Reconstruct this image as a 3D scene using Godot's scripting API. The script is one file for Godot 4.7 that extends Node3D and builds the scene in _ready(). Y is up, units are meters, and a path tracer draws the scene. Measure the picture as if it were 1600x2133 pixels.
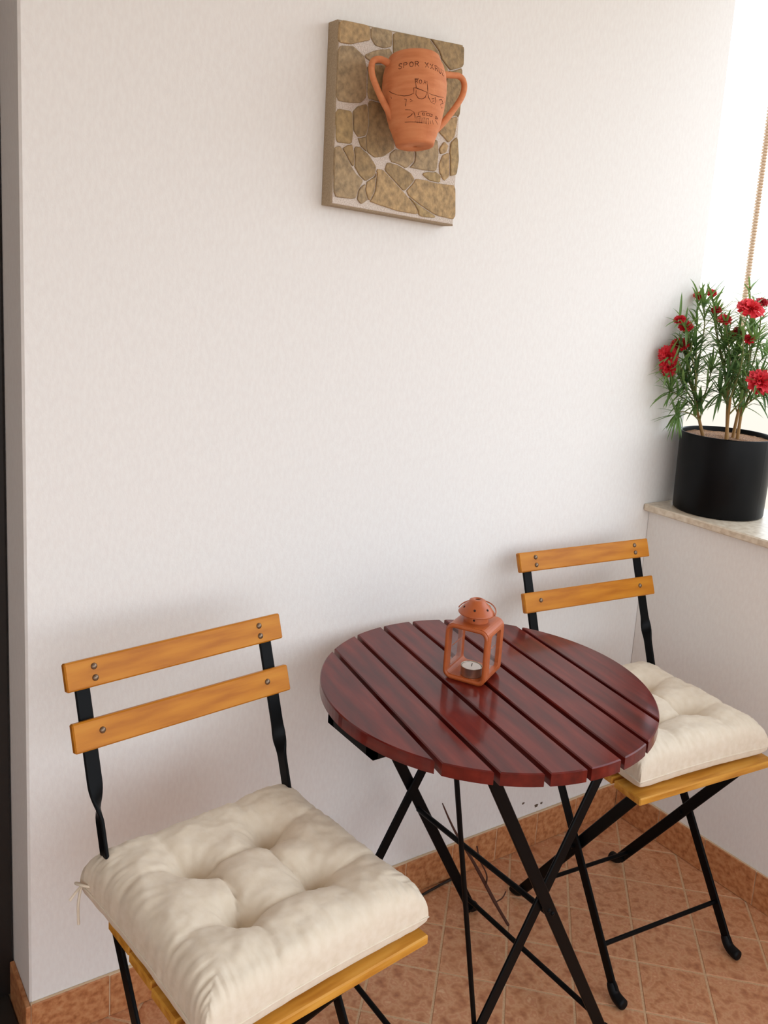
extends Node3D

var M := {}
var taken := {}
var rng := RandomNumberGenerator.new()

# ------------------------------------------------------------------ helpers
func numbered(called: String) -> String:
	if not taken.has(called):
		taken[called] = 0
		return called
	taken[called] += 1
	return "%s_%03d" % [called, taken[called]]

func tag(o: Node, label: String, category: String, group := "") -> void:
	o.set_meta("label", label)
	o.set_meta("category", category)
	if group != "":
		o.set_meta("group", group)

func thing(called: String, label: String, category: String, at := Vector3.ZERO, turn := 0.0, group := "") -> Node3D:
	var o := Node3D.new()
	o.name = numbered(called)
	add_child(o)
	o.position = at
	o.rotation.y = turn
	tag(o, label, category, group)
	return o

func structure(called: String, label := "") -> Node3D:
	var o := Node3D.new()
	o.name = called
	add_child(o)
	o.set_meta("kind", "structure")
	if label != "":
		o.set_meta("label", label)
	return o

func stool() -> SurfaceTool:
	var st := SurfaceTool.new()
	st.begin(Mesh.PRIMITIVE_TRIANGLES)
	return st

func obj(called: String, st: SurfaceTool, m: Material, parent: Node3D, at := Vector3.ZERO) -> MeshInstance3D:
	st.index()
	st.generate_normals()
	var o := MeshInstance3D.new()
	o.mesh = st.commit()
	return put(called, o.mesh, m, parent, at)

func put(called: String, mesh: Mesh, m: Material, parent: Node3D, at := Vector3.ZERO) -> MeshInstance3D:
	var o := MeshInstance3D.new()
	o.name = called
	o.mesh = mesh
	o.material_override = m
	o.position = at
	parent.add_child(o, true)
	return o

func tri(st: SurfaceTool, a: Vector3, b: Vector3, c: Vector3, out: Vector3, g := 0xffffffff) -> void:
	st.set_smooth_group(g)
	if (b - a).cross(c - a).dot(out) > 0.0:
		st.add_vertex(a); st.add_vertex(c); st.add_vertex(b)
	else:
		st.add_vertex(a); st.add_vertex(b); st.add_vertex(c)

func quad(st: SurfaceTool, a: Vector3, b: Vector3, c: Vector3, d: Vector3, out: Vector3, g := 0xffffffff) -> void:
	tri(st, a, b, c, out, g)
	tri(st, a, c, d, out, g)

# a box with chamfered edges
func rbox(st: SurfaceTool, size: Vector3, xf := Transform3D(), b := 0.002) -> void:
	var h := size * 0.5
	b = minf(b, minf(h.x, minf(h.y, h.z)) * 0.6)
	var ax := [Vector3.RIGHT, Vector3.UP, Vector3.BACK]
	var hs := [h.x, h.y, h.z]
	for i in 3:
		var j := (i + 1) % 3
		var k := (i + 2) % 3
		for s in [-1.0, 1.0]:
			var n: Vector3 = ax[i] * s
			var c: Vector3 = n * hs[i]
			var u: Vector3 = ax[j] * (hs[j] - b)
			var v: Vector3 = ax[k] * (hs[k] - b)
			quad(st, xf * (c - u - v), xf * (c + u - v), xf * (c + u + v), xf * (c - u + v), xf.basis * n)
			for s2 in [-1.0, 1.0]:
				var n2: Vector3 = ax[j] * s2
				var e: Vector3 = ax[k] * (hs[k] - b)
				var p1: Vector3 = n * hs[i] + n2 * (hs[j] - b)
				var p2: Vector3 = n * (hs[i] - b) + n2 * hs[j]
				quad(st, xf * (p1 - e), xf * (p1 + e), xf * (p2 + e), xf * (p2 - e), xf.basis * (n + n2))
	for sx in [-1.0, 1.0]:
		for sy in [-1.0, 1.0]:
			for sz in [-1.0, 1.0]:
				var sg := Vector3(sx, sy, sz)
				tri(st, xf * (sg * Vector3(h.x, h.y - b, h.z - b)), xf * (sg * Vector3(h.x - b, h.y, h.z - b)), xf * (sg * Vector3(h.x - b, h.y - b, h.z)), xf.basis * sg)

func box_between(st: SurfaceTool, lo: Vector3, hi: Vector3, b := 0.002) -> void:
	rbox(st, hi - lo, Transform3D(Basis(), (lo + hi) * 0.5), b)

# a tube along points, radius a number or an array; closed caps
func tube(st: SurfaceTool, pts: Array, radius, sides := 10, g := 1) -> void:
	var n := pts.size()
	var rings := []
	var side := Vector3.ZERO
	for i in n:
		var t: Vector3 = (pts[mini(i + 1, n - 1)] - pts[maxi(i - 1, 0)]).normalized()
		if side == Vector3.ZERO:
			side = t.cross(Vector3.UP if absf(t.y) < 0.9 else Vector3.RIGHT).normalized()
		side = (side - t * side.dot(t)).normalized()
		var up := t.cross(side)
		var r: float = radius[i] if radius is Array else radius
		var ring := []
		for k in sides:
			var a := TAU * k / sides
			ring.append(pts[i] + (side * cos(a) + up * sin(a)) * r)
		rings.append(ring)
	for i in n - 1:
		for k in sides:
			var k2 := (k + 1) % sides
			var mid: Vector3 = (pts[i] + pts[i + 1]) * 0.5
			var p: Vector3 = (rings[i][k] + rings[i + 1][k2]) * 0.5
			quad(st, rings[i][k], rings[i][k2], rings[i + 1][k2], rings[i + 1][k], p - mid, g)
	for e in [0, n - 1]:
		var o: Vector3 = pts[0] - pts[1] if e == 0 else pts[n - 1] - pts[n - 2]
		for k in sides:
			tri(st, pts[e], rings[e][k], rings[e][(k + 1) % sides], o, g + 1)

# a flat bar: at each point a width direction; thickness across both
func strap(st: SurfaceTool, pts: Array, wdirs: Array, w: float, th: float) -> void:
	var n := pts.size()
	var rings := []
	var c := th * 0.28
	for i in n:
		var t: Vector3 = (pts[mini(i + 1, n - 1)] - pts[maxi(i - 1, 0)]).normalized()
		var wd: Vector3 = wdirs[i]
		wd = (wd - t * wd.dot(t)).normalized()
		var td := t.cross(wd)
		var ring := []
		for q in [[-1, -1, 0], [1, -1, 1], [1, -1, 2], [1, 1, 3], [1, 1, 4], [-1, 1, 5], [-1, 1, 6], [-1, -1, 7]]:
			var x: float = q[0] * w * 0.5
			var y: float = q[1] * th * 0.5
			var kk: int = q[2]
			if kk in [0, 1, 4, 5]:
				x -= q[0] * c
			else:
				y -= q[1] * c
			ring.append(pts[i] + wd * x + td * y)
		rings.append(ring)
	for i in n - 1:
		for k in 8:
			var k2 := (k + 1) % 8
			var mid: Vector3 = (pts[i] + pts[i + 1]) * 0.5
			var p: Vector3 = (rings[i][k] + rings[i][k2] + rings[i + 1][k2] + rings[i + 1][k]) * 0.25
			quad(st, rings[i][k], rings[i][k2], rings[i + 1][k2], rings[i + 1][k], p - mid, 2 + k)
	for e in [0, n - 1]:
		var o: Vector3 = pts[0] - pts[1] if e == 0 else pts[n - 1] - pts[n - 2]
		for k in 8:
			tri(st, pts[e], rings[e][k], rings[e][(k + 1) % 8], o, 12)

# lathe: profile of Vector2(radius, y) round the y axis, moved by xf
func lathe(st: SurfaceTool, prof: Array, xf := Transform3D(), segs := 48, g := 1) -> void:
	for i in prof.size() - 1:
		var a: Vector2 = prof[i]
		var b: Vector2 = prof[i + 1]
		var d := b - a
		var nrm := Vector2(d.y, -d.x)
		for k in segs:
			var t0 := TAU * k / segs
			var t1 := TAU * (k + 1) / segs
			var e0 := Vector3(sin(t0), 0, cos(t0))
			var e1 := Vector3(sin(t1), 0, cos(t1))
			var em := (e0 + e1) * 0.5
			var o := em * nrm.x + Vector3.UP * nrm.y
			var p0 := xf * (e0 * a.x + Vector3.UP * a.y)
			var p1 := xf * (e1 * a.x + Vector3.UP * a.y)
			var p2 := xf * (e1 * b.x + Vector3.UP * b.y)
			var p3 := xf * (e0 * b.x + Vector3.UP * b.y)
			if a.x < 1e-6:
				tri(st, p0, p2, p3, xf.basis * o, g)
			elif b.x < 1e-6:
				tri(st, p0, p1, p3, xf.basis * o, g)
			else:
				quad(st, p0, p1, p2, p3, xf.basis * o, g)

# upright prism of a polygon in (x, z) between y0 and y1, its upper edge chamfered
func prism(st: SurfaceTool, poly: PackedVector2Array, y0: float, y1: float, bev: float, xf := Transform3D(), smooth_side := false) -> void:
	var kept := PackedVector2Array()
	for p in poly:
		if kept.is_empty() or p.distance_to(kept[-1]) > bev * 1.3 + 1e-5:
			kept.append(p)
	while kept.size() > 3 and kept[0].distance_to(kept[-1]) <= bev * 1.3 + 1e-5:
		kept.remove_at(kept.size() - 1)
	poly = kept
	var n := poly.size()
	if n < 3:
		return
	if Geometry2D.is_polygon_clockwise(poly):
		poly.reverse()
	var top := PackedVector2Array()
	for i in n:
		var p := poly[i]
		var e1 := (p - poly[(i + n - 1) % n]).normalized()
		var e2 := (poly[(i + 1) % n] - p).normalized()
		var n1 := Vector2(-e1.y, e1.x)
		var n2 := Vector2(-e2.y, e2.x)
		var m := (n1 + n2).normalized()
		var inset := p + m * bev / maxf(0.5, m.dot(n1))
		if (inset - p).dot(n1 + n2) < 0.0:
			inset = p
		top.append(inset)
	# inward direction check
	var c := Vector2.ZERO
	for p in poly:
		c += p / n
	var area_in := 0.0
	for i in n:
		area_in += (top[i] - poly[i]).dot(c - poly[i])
	if area_in < 0.0:
		for i in n:
			top[i] = poly[i] * 2.0 - top[i]
	var t := Geometry2D.triangulate_polygon(top)
	if t.is_empty():
		print("no top: ", n)
	for i in range(0, t.size(), 3):
		tri(st, xf * Vector3(top[t[i]].x, y1, top[t[i]].y), xf * Vector3(top[t[i + 1]].x, y1, top[t[i + 1]].y), xf * Vector3(top[t[i + 2]].x, y1, top[t[i + 2]].y), xf.basis * Vector3.UP)
	var tb := Geometry2D.triangulate_polygon(poly)
	for i in range(0, tb.size(), 3):
		tri(st, xf * Vector3(poly[tb[i]].x, y0, poly[tb[i]].y), xf * Vector3(poly[tb[i + 1]].x, y0, poly[tb[i + 1]].y), xf * Vector3(poly[tb[i + 2]].x, y0, poly[tb[i + 2]].y), xf.basis * Vector3.DOWN)
	for i in n:
		var j := (i + 1) % n
		var mid := (poly[i] + poly[j]) * 0.5
		var e := (poly[j] - poly[i]).normalized()
		var o2 := Vector2(e.y, -e.x)
		if Geometry2D.is_point_in_polygon(mid + o2 * 1e-4, poly):
			o2 = -o2
		var out := xf.basis * Vector3(o2.x, 0, o2.y)
		var gs := 3 if smooth_side else 0xffffffff
		var gb := 4 if smooth_side else 0xffffffff
		quad(st, xf * Vector3(poly[i].x, y0, poly[i].y), xf * Vector3(poly[j].x, y0, poly[j].y), xf * Vector3(poly[j].x, y1 - bev, poly[j].y), xf * Vector3(poly[i].x, y1 - bev, poly[i].y), out, gs)
		quad(st, xf * Vector3(poly[i].x, y1 - bev, poly[i].y), xf * Vector3(poly[j].x, y1 - bev, poly[j].y), xf * Vector3(top[j].x, y1, top[j].y), xf * Vector3(top[i].x, y1, top[i].y), out + xf.basis * Vector3.UP, gb)

func chaikin(p: PackedVector2Array, times := 1, f := 0.2) -> PackedVector2Array:
	for _k in times:
		var o := PackedVector2Array()
		for i in p.size():
			var a := p[i]
			var b := p[(i + 1) % p.size()]
			o.append(a.lerp(b, f))
			o.append(a.lerp(b, 1.0 - f))
		p = o
	return p

func spline(ctrl: Array, per := 6) -> Array:
	var out := []
	var n := ctrl.size()
	for i in n - 1:
		var p0: Vector3 = ctrl[maxi(i - 1, 0)]
		var p1: Vector3 = ctrl[i]
		var p2: Vector3 = ctrl[i + 1]
		var p3: Vector3 = ctrl[mini(i + 2, n - 1)]
		for k in per:
			out.append(p1.cubic_interpolate(p2, p0, p3, float(k) / per))
	out.append(ctrl[n - 1])
	return out

# ------------------------------------------------------------------ materials
func noise_image(seed_: int, freq: float, octaves: int, size := 512, kind := FastNoiseLite.TYPE_SIMPLEX_SMOOTH) -> Image:
	var n := FastNoiseLite.new()
	n.seed = seed_
	n.frequency = freq
	n.noise_type = kind
	n.fractal_octaves = octaves
	var im := n.get_seamless_image(size, size)
	im.convert(Image.FORMAT_L8)
	return im

func ramp(im: Image, stops: Array) -> ImageTexture:
	var lut := []
	for i in 256:
		var v := i / 255.0
		var c: Color = stops[0][1]
		for k in stops.size() - 1:
			if v >= stops[k][0]:
				c = stops[k][1].lerp(stops[k + 1][1], clampf((v - stops[k][0]) / maxf(stops[k + 1][0] - stops[k][0], 1e-4), 0, 1))
		lut.append(c)
	var d := im.get_data()
	var o := PackedByteArray()
	o.resize(d.size() * 3)
	for i in d.size():
		var c: Color = lut[d[i]]
		o[i * 3] = int(c.r * 255.0)
		o[i * 3 + 1] = int(c.g * 255.0)
		o[i * 3 + 2] = int(c.b * 255.0)
	return ImageTexture.create_from_image(Image.create_from_data(im.get_width(), im.get_height(), false, Image.FORMAT_RGB8, o))

func bump(im: Image, strength: float) -> ImageTexture:
	var b: Image = im.duplicate()
	b.convert(Image.FORMAT_RGBA8)
	b.bump_map_to_normal_map(strength)
	return ImageTexture.create_from_image(b)

func plain(c: Color, rough: float, metal := 0.0) -> StandardMaterial3D:
	var m := StandardMaterial3D.new()
	m.albedo_color = c
	m.roughness = rough
	m.metallic = metal
	return m

func tri_mat(tex: Texture2D, scale: Vector3, rough: float, normal: Texture2D = null, nscale := 1.0, in_world := false) -> StandardMaterial3D:
	var m := StandardMaterial3D.new()
	m.albedo_texture = tex
	m.uv1_triplanar = true
	m.uv1_world_triplanar = in_world
	m.uv1_scale = scale
	m.roughness = rough
	if normal:
		m.normal_enabled = true
		m.normal_texture = normal
		m.normal_scale = nscale
	return m

func rgb(r: int, g: int, b: int) -> Color:
	return Color(r / 255.0, g / 255.0, b / 255.0)
const STONES = [[[0.5378,1.8613],[0.5946,1.8622],[0.5971,1.8426],[0.5797,1.837],[0.5604,1.8302],[0.5377,1.8289]],[[0.6025,1.861],[0.6443,1.8632],[0.646,1.8405],[0.6315,1.8354],[0.6132,1.8367],[0.6046,1.8466]],[[0.6536,1.8622],[0.7292,1.8647],[0.7385,1.8572],[0.7517,1.8466],[0.7576,1.8366],[0.7143,1.8276],[0.6576,1.8255]],[[0.7342,1.8638],[0.8114,1.866],[0.8135,1.8326],[0.7864,1.8226],[0.7756,1.8302],[0.7595,1.8424],[0.7434,1.8562]],[[0.5384,1.8178],[0.5653,1.8215],[0.5767,1.8156],[0.5883,1.8088],[0.5943,1.7869],[0.596,1.7463],[0.5866,1.7361],[0.5667,1.7333],[0.5394,1.7329]],[[0.5924,1.813],[0.6119,1.8232],[0.6409,1.8325],[0.6484,1.824],[0.6448,1.8109],[0.6132,1.8058]],[[0.5395,1.7127],[0.5681,1.7122],[0.5714,1.6786],[0.5703,1.6623],[0.5416,1.6616]],[[0.5736,1.7129],[0.583,1.7231],[0.5994,1.7289],[0.6038,1.6989],[0.6005,1.6804],[0.5862,1.6759],[0.5765,1.6864]],[[0.6069,1.7354],[0.6322,1.7335],[0.6541,1.6907],[0.6656,1.6643],[0.6432,1.6488],[0.6248,1.6449],[0.6093,1.6523],[0.6055,1.6901]],[[0.5875,1.6725],[0.6031,1.6762],[0.6059,1.652],[0.594,1.6597]],[[0.5403,1.6463],[0.5489,1.649],[0.572,1.6191],[0.5841,1.6057],[0.5983,1.5979],[0.5891,1.5823],[0.5844,1.5671],[0.543,1.5671]],[[0.5556,1.648],[0.5717,1.6571],[0.5772,1.6414],[0.5784,1.6234],[0.5667,1.6312]],[[0.5821,1.6529],[0.5968,1.6527],[0.6138,1.6382],[0.6263,1.6248],[0.6238,1.6115],[0.6072,1.6006],[0.5952,1.6087],[0.5829,1.6239]],[[0.6132,1.5975],[0.6281,1.6157],[0.6259,1.582],[0.6177,1.5663],[0.6108,1.5824]],[[0.596,1.5811],[0.6069,1.5895],[0.6141,1.5678],[0.601,1.5583],[0.5937,1.5642]],[[0.6338,1.6181],[0.6455,1.6175],[0.6706,1.5993],[0.6988,1.5791],[0.7173,1.5634],[0.7283,1.5507],[0.6839,1.5529],[0.6403,1.5607],[0.6213,1.5647],[0.6309,1.5936]],[[0.6561,1.6335],[0.6802,1.6304],[0.7077,1.62],[0.7158,1.6113],[0.6955,1.5903],[0.6701,1.6068],[0.6523,1.6219]],[[0.6636,1.6585],[0.7116,1.6602],[0.7117,1.6451],[0.6969,1.6322],[0.6677,1.6366],[0.6611,1.6452]],[[0.7175,1.6628],[0.7477,1.672],[0.7638,1.6872],[0.7686,1.6628],[0.7662,1.6337],[0.7311,1.6339],[0.7064,1.6351],[0.7152,1.6474]],[[0.7395,1.6232],[0.7641,1.6296],[0.7786,1.6233],[0.7782,1.6135],[0.7553,1.6152]],[[0.7052,1.5911],[0.7233,1.6101],[0.7533,1.6092],[0.784,1.6063],[0.815,1.6072],[0.8208,1.5481],[0.7762,1.5525],[0.7367,1.5689],[0.7108,1.5821]],[[0.7089,1.5752],[0.7295,1.5663],[0.7635,1.5515],[0.7716,1.5463],[0.7387,1.5466],[0.7224,1.5619]],[[0.7779,1.6446],[0.7841,1.6607],[0.7964,1.666],[0.8001,1.6274],[0.7906,1.6186],[0.7806,1.6293]],[[0.8022,1.686],[0.814,1.6971],[0.8204,1.6589],[0.8177,1.6331],[0.805,1.6298],[0.8011,1.6568]],[[0.7752,1.6732],[0.7843,1.6858],[0.7911,1.6808],[0.7882,1.6708],[0.7784,1.6668]],[[0.7723,1.7054],[0.7929,1.7291],[0.8103,1.7352],[0.8058,1.7019],[0.794,1.6908],[0.783,1.6991]],[[0.7845,1.8167],[0.813,1.825],[0.8158,1.7837],[0.8148,1.7415],[0.7923,1.7357],[0.7714,1.7148],[0.7773,1.7593]],[[0.6004,1.7949],[0.6313,1.8069],[0.6558,1.7893],[0.6623,1.7065],[0.6364,1.7395],[0.6076,1.7408],[0.5999,1.77]],[[0.6651,1.8196],[0.7148,1.8222],[0.7632,1.8301],[0.777,1.8155],[0.7695,1.7619],[0.7637,1.7158],[0.7521,1.6782],[0.6797,1.666],[0.6583,1.6968],[0.6636,1.7797]]]
const ENGRAVING = [[[-87.4,0.0877],[-80.0,0.0825],[-67.3,0.0771],[-56.0,0.0739],[-46.9,0.0739],[-38.1,0.0768],[-37.9,0.0858],[-33.9,0.0854],[-19.7,0.0807],[-3.8,0.0763],[13.6,0.076],[30.0,0.0784]],[[-33.4,0.086],[-34.7,0.0938],[-35.9,0.1004],[-29.2,0.1002]],[[-14.7,0.0975],[-13.0,0.0876],[-12.3,0.0798]],[[-33.6,0.0815],[-34.2,0.0748],[-29.8,0.0689],[-22.9,0.0678],[-16.6,0.0705],[-14.5,0.0768],[-15.5,0.0795]],[[-12.8,0.0786],[-9.7,0.0712],[-3.6,0.064],[4.6,0.0622],[7.4,0.0677],[4.2,0.0735]],[[-2.8,0.0697],[2.5,0.071]],[[-0.9,0.066],[3.2,0.0671]],[[15.9,0.0712],[24.0,0.0737],[32.3,0.0692],[21.1,0.0651],[29.1,0.0606],[35.9,0.0634]],[[37.0,0.0794],[44.4,0.0736]],[[-55.9,0.0689],[-51.9,0.0678],[-53.1,0.0623],[-54.5,0.0573]],[[-45.2,0.0678],[-39.7,0.0646],[-45.0,0.0634]],[[-84.4,0.0783],[-83.9,0.0749]],[[-55.8,0.0517],[-45.7,0.0507],[-38.3,0.0469],[-36.0,0.0414],[-35.2,0.0309]],[[-59.4,0.0323],[-46.3,0.0317],[-32.0,0.031],[-18.9,0.0301]],[[-52.6,0.0388],[-45.1,0.0411],[-41.0,0.0446]],[[-29.0,0.0418],[-28.2,0.0462],[-21.3,0.0483],[-10.5,0.0481]],[[-20.7,0.0456],[-16.3,0.0459],[-14.7,0.0421],[-19.3,0.0423],[-20.7,0.0456]],[[-11.6,0.0458],[-5.1,0.0458],[-4.0,0.042],[-9.7,0.042],[-11.6,0.0458]],[[-3.2,0.0458],[3.2,0.045],[3.2,0.0422],[-2.1,0.0418]],[[14.1,0.04],[14.0,0.0446],[22.5,0.041],[14.1,0.04]],[[-31.0,0.0295],[-32.0,0.0393],[-24.3,0.0403]],[[-26.2,0.0297],[-27.1,0.0374],[-23.1,0.0382],[-21.1,0.0295]],[[-16.8,0.0292],[-18.7,0.0379],[-14.5,0.0382],[-11.5,0.029]],[[-7.9,0.0287],[-10.4,0.0374],[-6.0,0.0378],[-2.7,0.0289]],[[-0.1,0.035],[2.9,0.0302]],[[6.2,0.0362],[10.9,0.0305]],[[15.1,0.0378],[27.6,0.033]]]

func make_materials() -> void:
	# painted plaster
	var pn := noise_image(3, 0.035, 4)
	var fine := noise_image(5, 0.12, 3)
	M.wall = tri_mat(ramp(pn, [[0.0, rgb(232, 226, 221)], [0.5, rgb(235, 230, 225)], [1.0, rgb(238, 234, 229)]]), Vector3(6.5, 2.4, 6.5), 0.92, bump(fine, 2.0), 0.10, true)
	M.ceiling = plain(rgb(240, 237, 232), 0.95)
	# terracotta floor tiles, four mixes
	var tn := noise_image(11, 0.03, 6)
	var tn2 := noise_image(12, 0.038, 6)
	var tfine := bump(noise_image(13, 0.06, 3), 2.0)
	M.tiles = []
	for k in 4:
		var t: ImageTexture = ramp(tn if k % 2 == 0 else tn2, [[0.0, rgb(158, 98, 64)], [0.3, rgb(190, 128, 88)], [0.46, rgb(203, 144, 102)], [0.58, rgb(210, 157, 117)], [0.72, rgb(199, 134, 94)], [1.0, rgb(226, 184, 144)]])
		var m := tri_mat(t, Vector3(1.9, 1.9, 1.9), 0.42, tfine, 0.25, true)
		m.uv1_offset = Vector3(0.31 * k, 0.17 * k, 0.43 * k)
		M.tiles.append(m)
	M.grout = tri_mat(ramp(fine, [[0.0, rgb(196, 158, 120)], [1.0, rgb(220, 184, 146)]]), Vector3(3, 3, 3), 0.95, null, 1.0, true)
	M.skirt = tri_mat(ramp(tn2, [[0.0, rgb(142, 84, 48)], [0.35, rgb(178, 114, 70)], [0.6, rgb(194, 132, 86)], [1.0, rgb(206, 152, 106)]]), Vector3(2.6, 2.6, 2.6), 0.5, tfine, 0.25, true)
	M.skirt_top = plain(rgb(214, 186, 152), 0.8)
	M.sill = tri_mat(ramp(noise_image(21, 0.03, 5), [[0.0, rgb(190, 170, 146)], [0.5, rgb(212, 196, 174)], [1.0, rgb(226, 213, 194)]]), Vector3(3, 3, 3), 0.35, null, 1.0, true)
	M.door = plain(rgb(24, 17, 13), 0.45)
	M.threshold = plain(rgb(42, 34, 28), 0.6)
	# woods: the grain runs along local x
	var wn := noise_image(31, 0.012, 5)
	var wfine := noise_image(32, 0.05, 4)
	M.honey = tri_mat(ramp(wn, [[0.0, rgb(166, 96, 18)], [0.35, rgb(182, 111, 25)], [0.6, rgb(190, 119, 29)], [1.0, rgb(198, 130, 38)]]), Vector3(0.9, 7, 7), 0.38, bump(wfine, 1.2), 0.12)
	M.honey.clearcoat_enabled = true
	M.honey.clearcoat = 0.12
	M.honey.clearcoat_roughness = 0.3
	M.honey.metallic_specular = 0.3
	M.honey_seat = tri_mat(ramp(wn, [[0.0, rgb(176, 112, 34)], [0.4, rgb(198, 136, 50)], [0.65, rgb(208, 148, 60)], [1.0, rgb(216, 160, 74)]]), Vector3(0.9, 7, 7), 0.42, bump(wfine, 1.2), 0.12)
	M.honey_seat.metallic_specular = 0.35
	M.mahogany = []
	for k in 3:
		var mm := tri_mat(ramp(wn, [[0.0, rgb(70, 15, 12)], [0.4, rgb(90, 22, 17)], [0.65, rgb(102, 27, 20)], [1.0, rgb(120, 38, 27)]]), Vector3(0.7, 5, 5), 0.3, bump(wfine, 1.0), 0.05)
		mm.uv1_offset = Vector3(0.37 * k, 0.21 * k, 0.13 * k)
		mm.clearcoat_enabled = true
		mm.clearcoat = 0.48
		mm.clearcoat_roughness = 0.1
		mm.metallic_specular = 0.25
		M.mahogany.append(mm)
	M.iron = plain(rgb(9, 9, 10), 0.40)
	M.iron.metallic_specular = 0.22
	M.rubber = plain(rgb(9, 9, 10), 0.55)
	M.rubber.metallic_specular = 0.3
	M.bolt = plain(rgb(128, 108, 90), 0.35, 0.85)
	# cotton cushion cover
	M.cotton = tri_mat(ramp(noise_image(41, 0.02, 5), [[0.0, rgb(219, 202, 178)], [0.5, rgb(225, 209, 187)], [1.0, rgb(230, 216, 196)]]), Vector3(5, 5, 5), 0.95, bump(noise_image(43, 0.22, 2), 2.0), 0.12)
	M.cotton.rim_enabled = true
	M.cotton.rim = 0.25
	M.stone = []
	for k in 4:
		var c := [rgb(164, 138, 96), rgb(152, 126, 88), rgb(172, 142, 100), rgb(160, 136, 102)][k] as Color
		var sm := tri_mat(ramp(noise_image(51 + k, 0.022, 5), [[0.0, c * 0.78], [0.4, c * 0.96], [0.6, c * 1.03], [1.0, (c * 1.16).clamp()]]), Vector3(6, 5, 6), 0.75, bump(noise_image(57, 0.05, 4), 4.0), 0.5, true)
		M.stone.append(sm)
	M.mortar = tri_mat(ramp(fine, [[0.0, rgb(186, 168, 152)], [0.5, rgb(210, 195, 182)], [1.0, rgb(226, 214, 203)]]), Vector3(5, 5, 5), 0.95, bump(fine, 4.0), 0.6, true)
	M.board = tri_mat(ramp(fine, [[0.0, rgb(150, 130, 104)], [1.0, rgb(180, 160, 132)]]), Vector3(4, 4, 4), 0.9, bump(fine, 3.0), 0.4, true)
	M.clay = tri_mat(ramp(noise_image(61, 0.02, 4), [[0.0, rgb(190, 110, 64)], [0.5, rgb(206, 126, 78)], [1.0, rgb(216, 142, 94)]]), Vector3(2, 7, 2), 0.72, bump(fine, 2.0), 0.15)
	M.incised = plain(rgb(86, 38, 18), 0.9)
	M.lantern = tri_mat(ramp(noise_image(63, 0.02, 4), [[0.0, rgb(164, 78, 34)], [1.0, rgb(184, 94, 46)]]), Vector3(4, 4, 4), 0.38)
	M.hole = plain(rgb(40, 16, 8), 0.9)
	M.pane = StandardMaterial3D.new()
	M.pane.transparency = BaseMaterial3D.TRANSPARENCY_ALPHA
	M.pane.albedo_color = Color(0.8, 0.82, 0.8, 0.10)
	M.pane.roughness = 0.0
	M.pane.metallic_specular = 0.3
	M.tin = plain(rgb(190, 182, 168), 0.28, 0.9)
	M.wax = plain(rgb(240, 232, 220), 0.5)
	M.wick = plain(rgb(40, 34, 30), 0.9)
	M.pot = plain(rgb(10, 10, 11), 0.34)
	M.pot.metallic_specular = 0.25
	M.soil = tri_mat(ramp(noise_image(71, 0.05, 4), [[0.0, rgb(70, 44, 26)], [0.5, rgb(128, 88, 56)], [1.0, rgb(186, 142, 98)]]), Vector3(8, 8, 8), 0.95)
	M.leaf = []
	for c in [rgb(92, 122, 66), rgb(116, 142, 84), rgb(70, 98, 58)]:
		var lm := plain(c, 0.5)
		lm.backlight_enabled = true
		lm.backlight = Color(0.32, 0.42, 0.16)
		M.leaf.append(lm)
	M.stem = plain(rgb(122, 120, 66), 0.6)
	M.stem_old = plain(rgb(150, 112, 62), 0.7)
	M.petal = []
	for c in [rgb(206, 22, 38), rgb(226, 48, 58), rgb(178, 12, 30)]:
		var pm := plain(c, 0.6)
		pm.backlight_enabled = true
		pm.backlight = Color(0.4, 0.06, 0.08)
		M.petal.append(pm)
	M.cord = tri_mat(ramp(fine, [[0.0, rgb(204, 174, 144)], [1.0, rgb(230, 208, 182)]]), Vector3(6, 6, 6), 0.8)
	M.cable = plain(rgb(34, 28, 24), 0.5)
	M.chip = plain(rgb(96, 78, 62), 0.95)
	M.twig = plain(rgb(72, 38, 24), 0.8)

# ------------------------------------------------------------------ the setting
const XR := 1.5702
const OPEN_X := 1.669
const HB := 0.0887
const HS := 0.866
const ROOM_L := -1.25
const ROOM_F := 2.9
const CEIL := 2.6

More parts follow.
